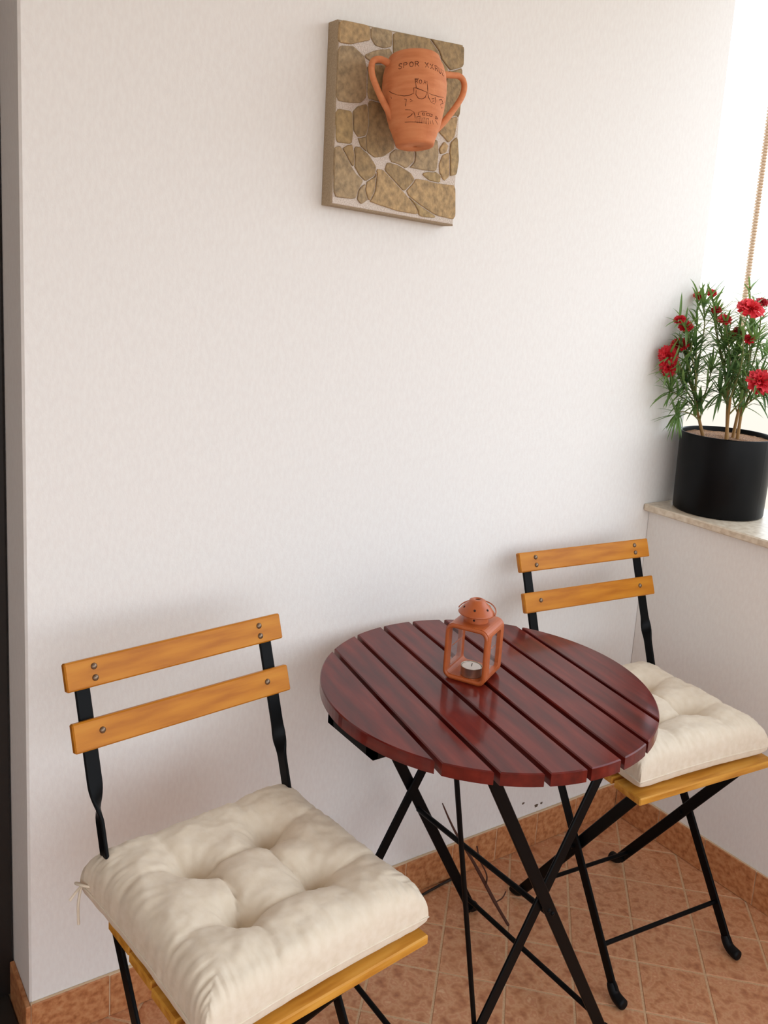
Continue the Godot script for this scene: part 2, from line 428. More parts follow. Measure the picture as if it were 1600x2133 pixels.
func make_room() -> void:
	var w := structure("wall_back", "white painted plaster wall behind the table")
	var st := stool()
	box_between(st, Vector3(0, -0.05, -0.28), Vector3(OPEN_X, CEIL, 0), 0.004)
	obj("plaster", st, M.wall, w)
	st = stool()
	box_between(st, Vector3(ROOM_L - 0.2, 2.08, -0.28), Vector3(0, CEIL, -0.0), 0.004)
	obj("lintel", st, M.wall, w)
	# flakes of broken paint just above the skirting
	for fk in [[1.216, 0.127, 0.006], [1.264, 0.106, 0.009], [1.282, 0.108, 0.006], [1.162, 0.101, 0.008]]:
		var flake := PackedVector2Array()
		for q in 7:
			var a: float = TAU * q / 7.0 + fk[0] * 9.0
			flake.append(Vector2(fk[0] + cos(a) * fk[2] * (1.0 if q % 2 == 0 else 0.55), -fk[1] - sin(a) * fk[2] * 0.5))
		st = stool()
		prism(st, flake, 0.0001, 0.0007, 0.0002, Transform3D(Basis(Vector3.RIGHT, Vector3.BACK, Vector3.DOWN), Vector3.ZERO))
		obj("paint_chip", st, M.chip, w)
	w = structure("wall_right", "low white parapet wall below the sill")
	st = stool()
	box_between(st, Vector3(XR, -0.05, 0.0), Vector3(1.80, HS, ROOM_F), 0.002)
	obj("parapet", st, M.wall, w)
	st = stool()
	box_between(st, Vector3(XR, 2.42, 0.0), Vector3(1.80, CEIL, ROOM_F), 0.002)
	obj("lintel", st, M.wall, w)
	w = structure("wall_left")
	st = stool()
	box_between(st, Vector3(ROOM_L - 0.2, -0.05, -0.28), Vector3(ROOM_L, CEIL, ROOM_F), 0.002)
	obj("plaster", st, M.wall, w)
	w = structure("wall_front")
	st = stool()
	box_between(st, Vector3(ROOM_L - 0.2, -0.05, ROOM_F), Vector3(1.80, 0.45, ROOM_F + 0.2), 0.002)
	obj("parapet", st, M.wall, w)
	st = stool()
	box_between(st, Vector3(ROOM_L - 0.2, 2.42, ROOM_F), Vector3(1.80, CEIL, ROOM_F + 0.2), 0.002)
	obj("lintel", st, M.wall, w)
	w = structure("ceiling")
	st = stool()
	box_between(st, Vector3(ROOM_L - 0.2, CEIL, -0.28), Vector3(1.80, CEIL + 0.15, ROOM_F + 0.2), 0.002)
	obj("slab", st, M.ceiling, w)
	# sill of pale stone
	w = structure("trim_1", "pale stone sill on the parapet")
	st = stool()
	box_between(st, Vector3(1.546, HS, 0.0005), Vector3(1.825, 0.884, ROOM_F), 0.003)
	obj("sill_slab", st, M.sill, w)
	# dark door in the recess on the left
	w = structure("door_1", "dark door at the left edge")
	st = stool()
	box_between(st, Vector3(ROOM_L, 0.012, -0.17), Vector3(-0.06, 2.08, -0.13), 0.003)
	obj("door_leaf", st, M.door, w)
	st = stool()
	box_between(st, Vector3(-0.06, 0.012, -0.17), Vector3(-0.001, 2.08, -0.122), 0.004)
	obj("door_frame", st, M.door, w)
	w = structure("trim_2", "dark threshold below the door")
	st = stool()
	box_between(st, Vector3(ROOM_L, -0.01, -0.17), Vector3(-0.010, 0.012, -0.004), 0.003)
	obj("threshold_slab", st, M.threshold, w)
	make_floor()
	make_baseboards()

func make_floor() -> void:
	var f := structure("floor", "terracotta tiled floor laid on the diagonal")
	var st := stool()
	box_between(st, Vector3(ROOM_L - 0.2, -0.08, -0.28), Vector3(1.80, -0.0012, ROOM_F + 0.2), 0.0)
	obj("grout_bed", st, M.grout, f)
	var s := 0.1398
	var ang := 0.7673
	var u := Vector2(cos(ang), sin(ang))
	var v := Vector2(-sin(ang), cos(ang))
	var o := Vector2(1.1649, 0.024)
	var room := PackedVector2Array([Vector2(ROOM_L, 0.0), Vector2(XR, 0.0), Vector2(XR, ROOM_F), Vector2(ROOM_L, ROOM_F)])
	var shown := Rect2(-0.15, 0, 1.75, 0.95)
	var rest := stool()
	rng.seed = 5
	for i in range(-22, 24):
		for j in range(-22, 26):
			var c := o + u * s * (i + 0.5) + v * s * (j + 0.5)
			if c.x < ROOM_L - 0.1 or c.x > XR + 0.1 or c.y < -0.1 or c.y > ROOM_F + 0.1:
				continue
			var h := s * 0.5 - 0.0026
			var poly := PackedVector2Array([c - u * h - v * h, c + u * h - v * h, c + u * h + v * h, c - u * h + v * h])
			for cut in Geometry2D.intersect_polygons(poly, room):
				if cut.size() < 3:
					continue
				var lift := rng.randf_range(-0.0004, 0.0004)
				if shown.has_point(c):
					var t := stool()
					prism(t, cut, -0.006, lift, 0.0008)
					obj("tile", t, M.tiles[rng.randi() % 4], f)
				else:
					prism(rest, cut, -0.006, lift, 0.0008)
	var r := obj("outer_tiles", rest, M.tiles[0], f)
	r.set_meta("kind", "stuff")

func make_baseboards() -> void:
	var b := structure("baseboard_back", "terracotta tile skirting along the back wall")
	var x := 0.0
	rng.seed = 9
	var edges := [0.0, 0.146, 0.286, 0.426, 0.566, 0.706, 0.846, 0.986, 1.126, 1.266, 1.406, XR]
	var t_ := 0.009
	for i in edges.size() - 1:
		var st := stool()
		box_between(st, Vector3(edges[i] + 0.001, 0.0005, 0.0002), Vector3(edges[i + 1] - 0.001, HB + rng.randf_range(-0.001, 0.001), t_), 0.0015)
		obj("skirting_tile", st, M.skirt, b)
	var st1 := stool()
	box_between(st1, Vector3(0, 0, 0.0001), Vector3(XR, HB + 0.001, t_ - 0.002), 0.001)
	obj("grout_bed", st1, M.skirt_top, b)
	b = structure("baseboard_right", "terracotta tile skirting along the parapet")
	var z := 0.012
	while z < ROOM_F - 0.01:
		var z2 := minf(z + 0.14, ROOM_F)
		if z < 1.0:
			var st := stool()
			box_between(st, Vector3(XR - t_, 0.0005, z + 0.001), Vector3(XR - 0.0002, HB + rng.randf_range(-0.001, 0.001), z2 - 0.001), 0.0015)
			obj("skirting_tile", st, M.skirt, b)
		z = z2
	var st2 := stool()
	box_between(st2, Vector3(XR - t_ + 0.002, 0, 0.01), Vector3(XR - 0.0001, HB + 0.001, ROOM_F), 0.001)
	obj("grout_bed", st2, M.skirt_top, b)
	b = structure("baseboard_left", "terracotta tile skirting round the wall end")
	var st3 := stool()
	box_between(st3, Vector3(-t_, 0.0005, -0.120), Vector3(-0.0002, HB, 0.009), 0.0015)
	obj("skirting_tile", st3, M.skirt, b)

# ------------------------------------------------------------------ chairs
func post_z(y: float) -> float:
	return -0.2107 - 0.3577 * (y - 0.75)

func make_chair(label: String, at: Vector3, turn: float) -> Node3D:
	var c := thing("folding_chair", label, "chair", at, turn, "folding bistro chairs")
	var wa := 0.1668
	var nrm := Vector3(0, 0.3368, 0.9416)   # the way the backrest faces
	var along := Vector3(0, 0.9416, -0.3368)
	for s in [-1.0, 1.0]:
		var pts := []
		var wd := []
		for k in 10:
			var y := 0.826 - 0.018 * k
			pts.append(Vector3(s * wa, y, post_z(y)))
			wd.append(Vector3.RIGHT)
		for k in 10:
			var y := 0.655 - 0.0065 * k
			var a := smoothstep(0.0, 1.0, float(k) / 9.0) * PI * 0.5
			pts.append(Vector3(s * wa, y, post_z(y)))
			wd.append(Vector3.RIGHT * cos(a) + nrm * sin(a) * s)
		for y in [0.58, 0.55, 0.52, 0.50, 0.485, 0.47]:
			pts.append(Vector3(s * wa, y, post_z(y)))
			wd.append(nrm * s)
		for k in range(1, 9):
			var y := lerpf(0.47, 0.022, k / 8.0)
			pts.append(Vector3(s * wa, y, lerpf(post_z(0.47), 0.172, k / 8.0)))
			wd.append(Vector3(0, 0.55, 0.85) * s)
		var st := stool()
		strap(st, pts, wd, 0.0235, 0.006)
		var leg := obj("back_post", st, M.iron, c)
		st = stool()
		tube(st, spline([Vector3(s * wa, 0.034, 0.163), Vector3(s * wa, 0.017, 0.176), Vector3(s * wa, 0.0122, 0.192), Vector3(s * wa, 0.0122, 0.204)], 4), [0.0095, 0.0105, 0.011, 0.011, 0.011, 0.0112, 0.0114, 0.0116, 0.0118, 0.0118, 0.0116, 0.011, 0.007], 12)
		obj("foot_cap", st, M.rubber, leg)
		# the shorter leg from the rear foot to the front of the seat
		var wb := 0.155
		st = stool()
		var bp := []
		var bw := []
		for k in 9:
			bp.append(Vector3(s * wb, lerpf(0.022, 0.447, k / 8.0), lerpf(-0.150, 0.158, k / 8.0)))
			bw.append(Vector3(0, 0.72, -0.69) * s)
		strap(st, bp, bw, 0.0235, 0.006)
		leg = obj("leg", st, M.iron, c)
		st = stool()
		tube(st, spline([Vector3(s * wb, 0.034, -0.142), Vector3(s * wb, 0.017, -0.156), Vector3(s * wb, 0.0122, -0.170), Vector3(s * wb, 0.0122, -0.181)], 4), [0.0095, 0.0105, 0.011, 0.011, 0.011, 0.0112, 0.0114, 0.0116, 0.0118, 0.0118, 0.0116, 0.011, 0.007], 12)
		obj("foot_cap", st, M.rubber, leg)
		# pivot between the two legs
		st = stool()
		tube(st, [Vector3(s * 0.148, 0.249, 0.014), Vector3(s * 0.176, 0.249, 0.014)], 0.005, 10)
		obj("pivot_bolt", st, M.iron, c)
		# short runner under the seat front
		st = stool()
		rbox(st, Vector3(0.018, 0.012, 0.085), Transform3D(Basis(), Vector3(s * 0.135, 0.449, 0.135)), 0.003)
		obj("seat_runner", st, M.iron, c)
	# round stretchers
	var sr := stool()
	tube(sr, [Vector3(-wa, 0.092, 0.126), Vector3(wa, 0.092, 0.126)], 0.0048, 10)
	obj("stretcher", sr, M.iron, c)
	sr = stool()
	tube(sr, [Vector3(-0.155, 0.052, -0.128), Vector3(0.155, 0.052, -0.128)], 0.0048, 10)
	obj("stretcher", sr, M.iron, c)
	# backrest slats with bolts
	for a in [[0.7864, 0.8275, [0.30, 0.70]], [0.7010, 0.7427, [0.56]]]:
		var ym: float = (a[0] + a[1]) * 0.5
		var hh: float = (a[1] - a[0]) / 0.9416
		var st := stool()
		var ctr := Vector3(0, ym, post_z(ym)) + nrm * 0.010
		var bs := Basis(Vector3.RIGHT, along, nrm)
		rbox(st, Vector3(0.391, hh, 0.013), Transform3D(), 0.0022)
		var sl := obj("backrest_slat", st, M.honey, c)
		sl.transform = Transform3D(bs, ctr)
		for s in [-1.0, 1.0]:
			for fr in a[2]:
				st = stool()
				var xf := Transform3D(Basis(Vector3.RIGHT, Vector3.BACK, Vector3.DOWN), Vector3(s * 0.150, (fr - 0.5) * hh, 0.0062))
				lathe(st, [Vector2(0.0052, 0.0), Vector2(0.005, 0.0012), Vector2(0.0036, 0.0030), Vector2(0.0, 0.0038)], xf, 14)
				obj("bolt", st, M.bolt, sl)
	# seat slats across
	var zs := [[0.2, 0.128], [0.120, 0.052], [0.044, -0.024], [-0.032, -0.100], [-0.108, -0.172]]
	for k in 5:
		var st := stool()
		var d: float = zs[k][0] - zs[k][1]
		rbox(st, Vector3([0.38, 0.374, 0.366, 0.358, 0.30][k], 0.0155, d), Transform3D(), 0.0022)
		obj("seat_slat", st, M.honey_seat, c, Vector3(0, 0.473 - 0.00775, (zs[k][0] + zs[k][1]) * 0.5))
	return c

# ------------------------------------------------------------------ cushions
func seg_dist(p: Vector2, a: Vector2, b: Vector2) -> Vector2:
	var t := clampf((p - a).dot(b - a) / (b - a).length_squared(), 0.0, 1.0)
	return Vector2(p.distance_to(a.lerp(b, t)), t)

func cushion_mesh(seed_: int, ha: float, hb: float) -> SurfaceTool:
	var n := 132
	var noise := FastNoiseLite.new()
	noise.seed = seed_
	noise.frequency = 1.0
	noise.fractal_octaves = 3
	var tufts := [Vector2(-0.36, -0.34), Vector2(0.36, -0.36), Vector2(-0.35, 0.36), Vector2(0.37, 0.34)]
	var creases := [[0, 1, 0.10], [2, 3, 0.10], [0, 2, -0.10], [1, 3, 0.12]]
	var rays := []
	for t in tufts:
		rays.append([t, Vector2(signf(t.x) * 1.0, t.y * 1.15), 0.05])
		rays.append([t, Vector2(t.x * 1.15, signf(t.y) * 1.0), -0.05])
	var top := []
	var bot := []
	for j in n + 1:
		var rt := []
		var rb := []
		for i in n + 1:
			var su := 2.0 * i / n - 1.0
			var sv := 2.0 * j / n - 1.0
			var u := signf(su) * (1.0 - pow(1.0 - absf(su), 1.9))
			var v := signf(sv) * (1.0 - pow(1.0 - absf(sv), 1.9))
			var f := pow(maxf((1.0 - pow(absf(u), 8.0)) * (1.0 - pow(absf(v), 8.0)), 0.0), 0.25)
			# sides drawn in a little between the corners, gathered in pleats
			var edge := maxf(absf(u), absf(v))
			var along_: float = v if absf(u) > absf(v) else u
			var pleat := noise.get_noise_2d(along_ * 9.0 + 31.0 * signf(u) * float(absf(u) > absf(v)), signf(v) * 7.0) * 0.006 * smoothstep(0.55, 0.98, edge)
			var x := ha * u * (1.0 - 0.035 * (1.0 - v * v) + pleat)
			var z := hb * v * (1.0 - 0.035 * (1.0 - u * u) + pleat)
			var p := Vector2(u, v)
			var dip := 0.0
			for t in tufts:
				var d: float = p.distance_to(t)
				dip += 0.019 * exp(-pow(d / 0.075, 1.25)) + 0.017 * exp(-pow(d / 0.23, 2.0))
			for cr in creases:
				var a: Vector2 = tufts[cr[0]]
				var b: Vector2 = tufts[cr[1]]
				var e := (b - a)
				var t := clampf((p - a).dot(e) / e.length_squared(), 0.0, 1.0)
				var q: Vector2 = a + e * t + Vector2(-e.y, e.x).normalized() * cr[2] * 4.0 * t * (1.0 - t)
				var d := p.distance_to(q)
				dip += 0.0090 * exp(-pow(d / 0.018, 1.2)) + 0.0040 * exp(-pow(d / 0.10, 2.0))
			for ry in rays:
				var a: Vector2 = ry[0]
				var b: Vector2 = ry[1]
				var e := (b - a)
				var t := clampf((p - a).dot(e) / e.length_squared(), 0.0, 1.0)
				var q: Vector2 = a + e * t + Vector2(-e.y, e.x).normalized() * ry[2] * 4.0 * t * (1.0 - t)
				var d := p.distance_to(q)
				var fade := 1.0 - 0.55 * t
				dip += (0.0040 * exp(-pow(d / 0.020, 1.3)) + 0.0035 * exp(-pow(d / 0.12, 2.0))) * fade
			# fine radial folds near the tufts
			for t in tufts:
				var r: Vector2 = p - t
				var d := r.length()
				dip += 0.0009 * sin(r.angle() * 9.0 + noise.get_noise_2d(r.x * 3.0, r.y * 3.0) * 5.0) * exp(-pow((d - 0.15) / 0.13, 2.0))
			var wob := noise.get_noise_2d(u * 2.2 + 11.0, v * 2.2) * 0.005 + noise.get_noise_2d(u * 7.0, v * 7.0 + 5.0) * 0.0006
			var side_fold := noise.get_noise_2d(along_ * 16.0, 3.0 + signf(u)) * (0.0022 + 0.003 * float(v > 0.7)) * smoothstep(0.7, 0.95, edge) * f
			var y := 0.024 + (0.065 + wob) * f - 1.2 * dip * smoothstep(0.0, 0.6, f) + side_fold
			rt.append(Vector3(x, y, z))
			rb.append(Vector3(x, 0.024 - 0.0235 * pow(f, 0.8), z))
		top.append(rt)
		bot.append(rb)
	var st := stool()
	for j in n:
		for i in n:
			quad(st, top[j][i], top[j][i + 1], top[j + 1][i + 1], top[j + 1][i], Vector3.UP, 1)
			if i % 4 == 0 and j % 4 == 0:
				quad(st, bot[j][i], bot[j][i + 4], bot[j + 4][i + 4], bot[j + 4][i], Vector3.DOWN, 1)
	return st

func make_cushion(label: String, at: Vector3, turn: float, seed_: int, ha: float, hb: float, ties: Array) -> void:
	var c := thing("seat_cushion", label, "cushion", at, turn, "tufted seat cushions")
	obj("cover", cushion_mesh(seed_, ha, hb), M.cotton, c)
	# welt along the seam
	var loop := []
	for k in 4:
		var a: Vector2 = [Vector2(-1, -1), Vector2(1, -1), Vector2(1, 1), Vector2(-1, 1)][k]
		var b: Vector2 = [Vector2(1, -1), Vector2(1, 1), Vector2(-1, 1), Vector2(-1, -1)][k]
		for i in 24:
			var p := a.lerp(b, i / 24.0)
			loop.append(Vector3(ha * p.x * (1.0 - 0.035 * (1.0 - p.y * p.y)), 0.024, hb * p.y * (1.0 - 0.035 * (1.0 - p.x * p.x))))
	loop.append(loop[0])
	var st := stool()
	tube(st, loop, 0.0016, 6)
	obj("piping", st, M.cotton, c)
	for tpts in ties:
		st = stool()
		tube(st, spline(tpts, 6), 0.0022, 6)
		obj("tie", st, M.cotton, c)

# ------------------------------------------------------------------ table
func make_table() -> void:
	var at := Vector3(0.7317, 0, 0.3412)
	var t := thing("round_table", "round mahogany brown slatted table on black folding iron legs", "table", at)
	var top_y := 0.7083
	var turn := deg_to_rad(99.5)
	var u := Vector2(cos(turn), sin(turn))         # along the slats in (x, z)
	var w := Vector2(sin(turn), -cos(turn))
	var r := 0.303
	var circ := PackedVector2Array()
	for k in 144:
		circ.append(Vector2(cos(TAU * k / 144), sin(TAU * k / 144)) * r)
	for k in 8:
		var lo := -0.30 + 0.075 * k
		lo = -0.286 + 0.0715 * k
		var hi := lo + 0.0715
		var a := lo + 0.0042
		var b := hi - 0.0042
		if k == 0:
			a = -0.31
		if k == 7:
			b = 0.31
		var strip := PackedVector2Array([Vector2(-0.4, a), Vector2(0.4, a), Vector2(0.4, b), Vector2(-0.4, b)])
		var st := stool()
		for poly in Geometry2D.intersect_polygons(circ, strip):
			prism(st, poly, 0.0, 0.022, 0.0018)
		var o := obj("table_slat", st, M.mahogany[k % 3], t, Vector3(0, top_y - 0.022, 0))
		# local x runs along the slat, local z across it
		o.transform = Transform3D(Basis(Vector3(u.x, 0, u.y), Vector3.UP, Vector3(u.x, 0, u.y).cross(Vector3.UP)), o.position)
	# iron battens under the slats
	var y1 := top_y - 0.022
	for z in [-0.075, 0.045]:
		var st := stool()
		rbox(st, Vector3(0.568, 0.030, 0.022), Transform3D(), 0.002)
		obj("batten", st, M.iron, t, Vector3(0.0, y1 - 0.015, z))
	for s in [-1.0, 1.0]:
		var st := stool()
		rbox(st, Vector3(0.012, 0.030, 0.142), Transform3D(), 0.002)
		obj("batten", st, M.iron, t, Vector3(s * 0.278, y1 - 0.015, -0.015))
	# two crossed pairs of flat legs
	var pairs := [[-0.215, -1.0], [0.172, 1.0]]
	for p in pairs:
		var z: float = p[0]
		var s: float = p[1]
		var st := stool()
		var pts := []
		var wd := []
		for k in 12:
			var f := k / 11.0
			pts.append(Vector3(lerpf(0.223, -0.145, f), lerpf(0.006, y1 - 0.014, f), z + s * 0.004))
			wd.append(Vector3(0.88, 0.48, 0))
		strap(st, pts, wd, 0.0235, 0.006)
		var leg := obj("leg", st, M.iron, t)
		st = stool()
		tube(st, [Vector3(0.217, 0.018, z + s * 0.004), Vector3(0.223, 0.0115, z + s * 0.004), Vector3(0.233, 0.0115, z + s * 0.004), Vector3(0.236, 0.0115, z + s * 0.004)], [0.011, 0.0113, 0.0113, 0.008], 12)
		obj("foot_cap", st, M.rubber, leg)
		st = stool()
		pts = []
		for k in 12:
			var f := k / 11.0
			pts.append(Vector3(lerpf(-0.192, 0.190, f), lerpf(0.006, y1 - 0.014, f), z - s * 0.004))
		wd = []
		for k in 12:
			wd.append(Vector3(0.88, -0.48, 0))
		strap(st, pts, wd, 0.0235, 0.006)
		leg = obj("leg", st, M.iron, t)
		st = stool()
		tube(st, [Vector3(-0.188, 0.018, z - s * 0.004), Vector3(-0.194, 0.0115, z - s * 0.004), Vector3(-0.204, 0.0115, z - s * 0.004), Vector3(-0.207, 0.0115, z - s * 0.004)], [0.011, 0.0113, 0.0113, 0.008], 12)
		obj("foot_cap", st, M.rubber, leg)
		for dx in [0.022, 0.032]:
			st = stool()
			lathe(st, [Vector2(0.0042, 0.0), Vector2(0.0036, 0.0018), Vector2(0.0, 0.0026)], Transform3D(Basis(Vector3.RIGHT, Vector3.BACK * s, Vector3.DOWN * s), Vector3(dx + 0.008, 0.350 - (dx - 0.022) * 1.0, z + s * 0.007)), 10)
			obj("rivet", st, M.iron, t)
	# rods that tie the pairs together
	var rods := [[Vector3(0.040, 0.318, -0.215), Vector3(0.036, 0.338, 0.172), 0.0055], [Vector3(0.196, 0.052, -0.215), Vector3(0.192, 0.062, 0.172), 0.0055], [Vector3(-0.165, 0.055, -0.215), Vector3(-0.165, 0.055, 0.172), 0.0055],
		[Vector3(-0.145, y1 - 0.018, -0.222), Vector3(-0.145, y1 - 0.018, 0.180), 0.006], [Vector3(0.190, y1 - 0.018, -0.222), Vector3(0.190, y1 - 0.018, 0.180), 0.006], [Vector3(-0.196, y1 - 0.010, 0.158), Vector3(-0.104, 0.160, 0.158), 0.0045]]
	for k in rods.size():
		var st := stool()
		tube(st, [rods[k][0], rods[k][1]], rods[k][2], 10)
		obj("stay_rod" if k == 5 else "stretcher", st, M.iron, t)

# ------------------------------------------------------------------ lantern and candle
func rounded_rect(hw: float, y0: float, y1: float, r: float) -> PackedVector2Array:
	var p := PackedVector2Array()
	for q in [[hw - r, y1 - r, 0.0], [-hw + r, y1 - r, 0.5], [-hw + r, y0 + r, 1.0], [hw - r, y0 + r, 1.5]]:
		for k in 7:
			var a: float = (q[2] + k / 12.0) * PI
			p.append(Vector2(q[0] + r * cos(a), q[1] + r * sin(a)))
	return p

func make_lantern() -> void:
	var base := Vector3(0.7307, 0.7084, 0.3015)
	var l := thing("candle_lantern", "small rust orange metal lantern with domed lid on the table", "lantern", base, deg_to_rad(-62.0))
	var body := CSGCombiner3D.new()
	body.name = "lantern_body"
	l.add_child(body)
	var outer := CSGPolygon3D.new()
	outer.polygon = rounded_rect(0.0415, 0.0, 0.107, 0.015)
	outer.depth = 0.080
	outer.position.z = 0.040
	outer.material = M.lantern
	body.add_child(outer)
	var inner := CSGPolygon3D.new()
	inner.polygon = rounded_rect(0.0345, 0.009, 0.099, 0.010)
	inner.depth = 0.1
	inner.position.z = 0.05
	inner.material = M.lantern
	inner.operation = CSGShape3D.OPERATION_SUBTRACTION
	body.add_child(inner)
	for s in [-1.0, 1.0]:
		var slot := CSGPolygon3D.new()
		slot.polygon = rounded_rect(0.024, 0.020, 0.092, 0.006)
		slot.depth = 0.03
		slot.rotation.y = PI / 2
		slot.position = Vector3(s * 0.040 + 0.015, 0, 0)
		slot.operation = CSGShape3D.OPERATION_SUBTRACTION
		slot.material = M.lantern
		body.add_child(slot)
	# rolled lips round the front and back openings
	for s in [-1.0, 1.0]:
		var pts := []
		var rr := rounded_rect(0.0375, 0.0045, 0.1025, 0.0125)
		for p in rr:
			pts.append(Vector3(p.x, p.y, s * 0.0400))
		pts.append(pts[0])
		var st := stool()
		tube(st, pts, 0.0038, 8)
		obj("frame_lip", st, M.lantern, l)
		st = stool()
		rbox(st, Vector3(0.0016, 0.076, 0.052), Transform3D(), 0.0003)
		obj("glass_pane", st, M.pane, l, Vector3(s * 0.0335, 0.056, 0))
		st = stool()
		tube(st, [Vector3(s * 0.0325, 0.058, -0.025), Vector3(s * 0.0325, 0.058, 0.025)], 0.0009, 6)
		obj("clip_wire", st, M.lantern, l)
	# collar and domed lid with smoke holes
	var st2 := stool()
	lathe(st2, [Vector2(0.023, 0.106), Vector2(0.0225, 0.114), Vector2(0.0215, 0.121)], Transform3D(), 40)
	obj("collar", st2, M.lantern, l)
	st2 = stool()
	lathe(st2, [Vector2(0.0, 0.1195), Vector2(0.025, 0.1195), Vector2(0.0330, 0.121), Vector2(0.0338, 0.1225), Vector2(0.0318, 0.1245), Vector2(0.0278, 0.130), Vector2(0.0225, 0.1360), Vector2(0.0165, 0.1415), Vector2(0.0145, 0.1455), Vector2(0.0105, 0.1475), Vector2(0.006, 0.148), Vector2(0.0052, 0.1455), Vector2(0.0, 0.1450)], Transform3D(), 48)
	var lid := obj("domed_lid", st2, M.lantern, l)
	for k in 6:
		var a := TAU * k / 6.0 + 0.2
		var d := Vector3(sin(a), 0, cos(a))
		var up := (d * 0.75 + Vector3.UP * 0.66).normalized()
		var side := up.cross(Vector3.UP).normalized()
		var xf := Transform3D(Basis(side, up, side.cross(up)), d * 0.0248 + Vector3.UP * 0.1335)
		st2 = stool()
		lathe(st2, [Vector2(0.0022, -0.0006), Vector2(0.0022, 0.0004), Vector2(0.0, 0.0003)], xf, 12)
		obj("smoke_hole", st2, M.hole, lid)
		if k % 2 == 0:
			st2 = stool()
			lathe(st2, [Vector2(0.002, -0.0006), Vector2(0.002, 0.0004), Vector2(0.0, 0.0003)], Transform3D(Basis(Vector3.UP.cross(d), d, Vector3.UP.cross(d).cross(d)), d * 0.0225 + Vector3.UP * 0.114), 12)
			obj("smoke_hole", st2, M.hole, lid)
	st2 = stool()
	lathe(st2, [Vector2(0.005, 0.1456), Vector2(0.0, 0.1458)], Transform3D(), 16)
	obj("smoke_hole", st2, M.hole, lid)
	# wire carrying ring folded over the lid
	var ring := []
	for k in 25:
		var a := PI * k / 24.0
		var v := Vector3(cos(a) * 0.0355, 0.1235 + 0.0 * k, 0) + Vector3(0, sin(a) * 0.012, -sin(a) * 0.031)
		ring.append(v)
	st2 = stool()
	tube(st2, ring, 0.0011, 8)
	obj("ring_handle", st2, M.lantern, l)
	# tealight inside, on the lantern's floor
	var c := thing("tealight_candle", "white tealight candle in a metal cup inside the lantern", "candle", Vector3(0.716, 0.7084 + 0.0092, 0.3165), 0.3)
	st2 = stool()
	lathe(st2, [Vector2(0.0, 0.0), Vector2(0.0188, 0.0), Vector2(0.0194, 0.001), Vector2(0.0194, 0.0172), Vector2(0.0198, 0.0178), Vector2(0.0192, 0.0180), Vector2(0.0188, 0.0172), Vector2(0.0186, 0.0020)], Transform3D(), 40)
	obj("cup", st2, M.tin, c)
	st2 = stool()
	lathe(st2, [Vector2(0.0188, 0.0030), Vector2(0.0187, 0.0162), Vector2(0.016, 0.0168), Vector2(0.005, 0.0160), Vector2(0.0, 0.0158)], Transform3D(), 40)
	obj("wax", st2, M.wax, c)
	st2 = stool()
	tube(st2, [Vector3(0, 0.0155, 0), Vector3(0.0004, 0.019, 0.0), Vector3(0.0012, 0.0215, 0.0004)], 0.0008, 6)
	obj("wick", st2, M.wick, c)

# ------------------------------------------------------------------ stone plaque and jug
func make_plaque() -> void:
	var p := thing("stone_plaque", "rectangular plaque of brown stones set in pale mortar on the wall", "wall plaque", Vector3(0.676, 1.70, 0.0005))
	# board: quad in (x, -y), extruded towards the room
	var up := Transform3D(Basis(Vector3.RIGHT, Vector3.BACK, Vector3.DOWN), Vector3.ZERO)   # prism y becomes world z, prism z becomes world -y
	var q := PackedVector2Array()
	for c in [Vector2(0.5335, 1.8650), Vector2(0.8165, 1.8705), Vector2(0.8245, 1.5320), Vector2(0.5365, 1.5495)]:
		q.append(Vector2(c.x - 0.676, -(c.y - 1.70)))
	var st := stool()
	prism(st, q, 0.0, 0.0335, 0.003, up)
	obj("board", st, M.board, p)
	var q2 := PackedVector2Array()
	for v in q:
		q2.append(v * 0.982)
	st = stool()
	prism(st, q2, 0.030, 0.0347, 0.001, up)
	obj("mortar_bed", st, M.mortar, p)
	rng.seed = 4
	var laid := []
	for k in STONES.size():
		var poly := PackedVector2Array()
		for c in STONES[k]:
			var v := Vector2(c[0] - 0.676, -(c[1] - 1.70))
			poly.append(v)
		var cen := Vector2.ZERO
		for v in poly:
			cen += v / poly.size()
		for i in poly.size():
			poly[i] = cen + (poly[i] - cen) * 1.045
		poly = chaikin(poly, 2, 0.10)
		var grown := Geometry2D.offset_polygon(poly, 0.0020, Geometry2D.JOIN_MITER)
		if grown.size() == 1:
			poly = grown[0]
		# keep a mortar joint to the stones already laid
		for other in laid:
			var left := Geometry2D.clip_polygons(poly, other)
			var most := 0.0
			for piece in left:
				var box := Rect2(piece[0], Vector2.ZERO)
				for v in piece:
					box = box.expand(v)
				if box.get_area() > most and not Geometry2D.is_polygon_clockwise(piece):
					most = box.get_area()
					poly = piece
		laid.append(Geometry2D.offset_polygon(poly, 0.0022, Geometry2D.JOIN_MITER)[0])
		st = stool()
		prism(st, poly, 0.033, 0.0365 + rng.randf_range(0.0, 0.0018), 0.0011, up)
		obj("stone", st, M.stone[rng.randi() % 4], p)

const VASE_PROF := [[0.0, 0.034], [0.06, 0.0365], [0.25, 0.047], [0.5, 0.0555], [0.68, 0.058], [0.85, 0.0545], [1.0, 0.045]]
const VASE_H := 0.156

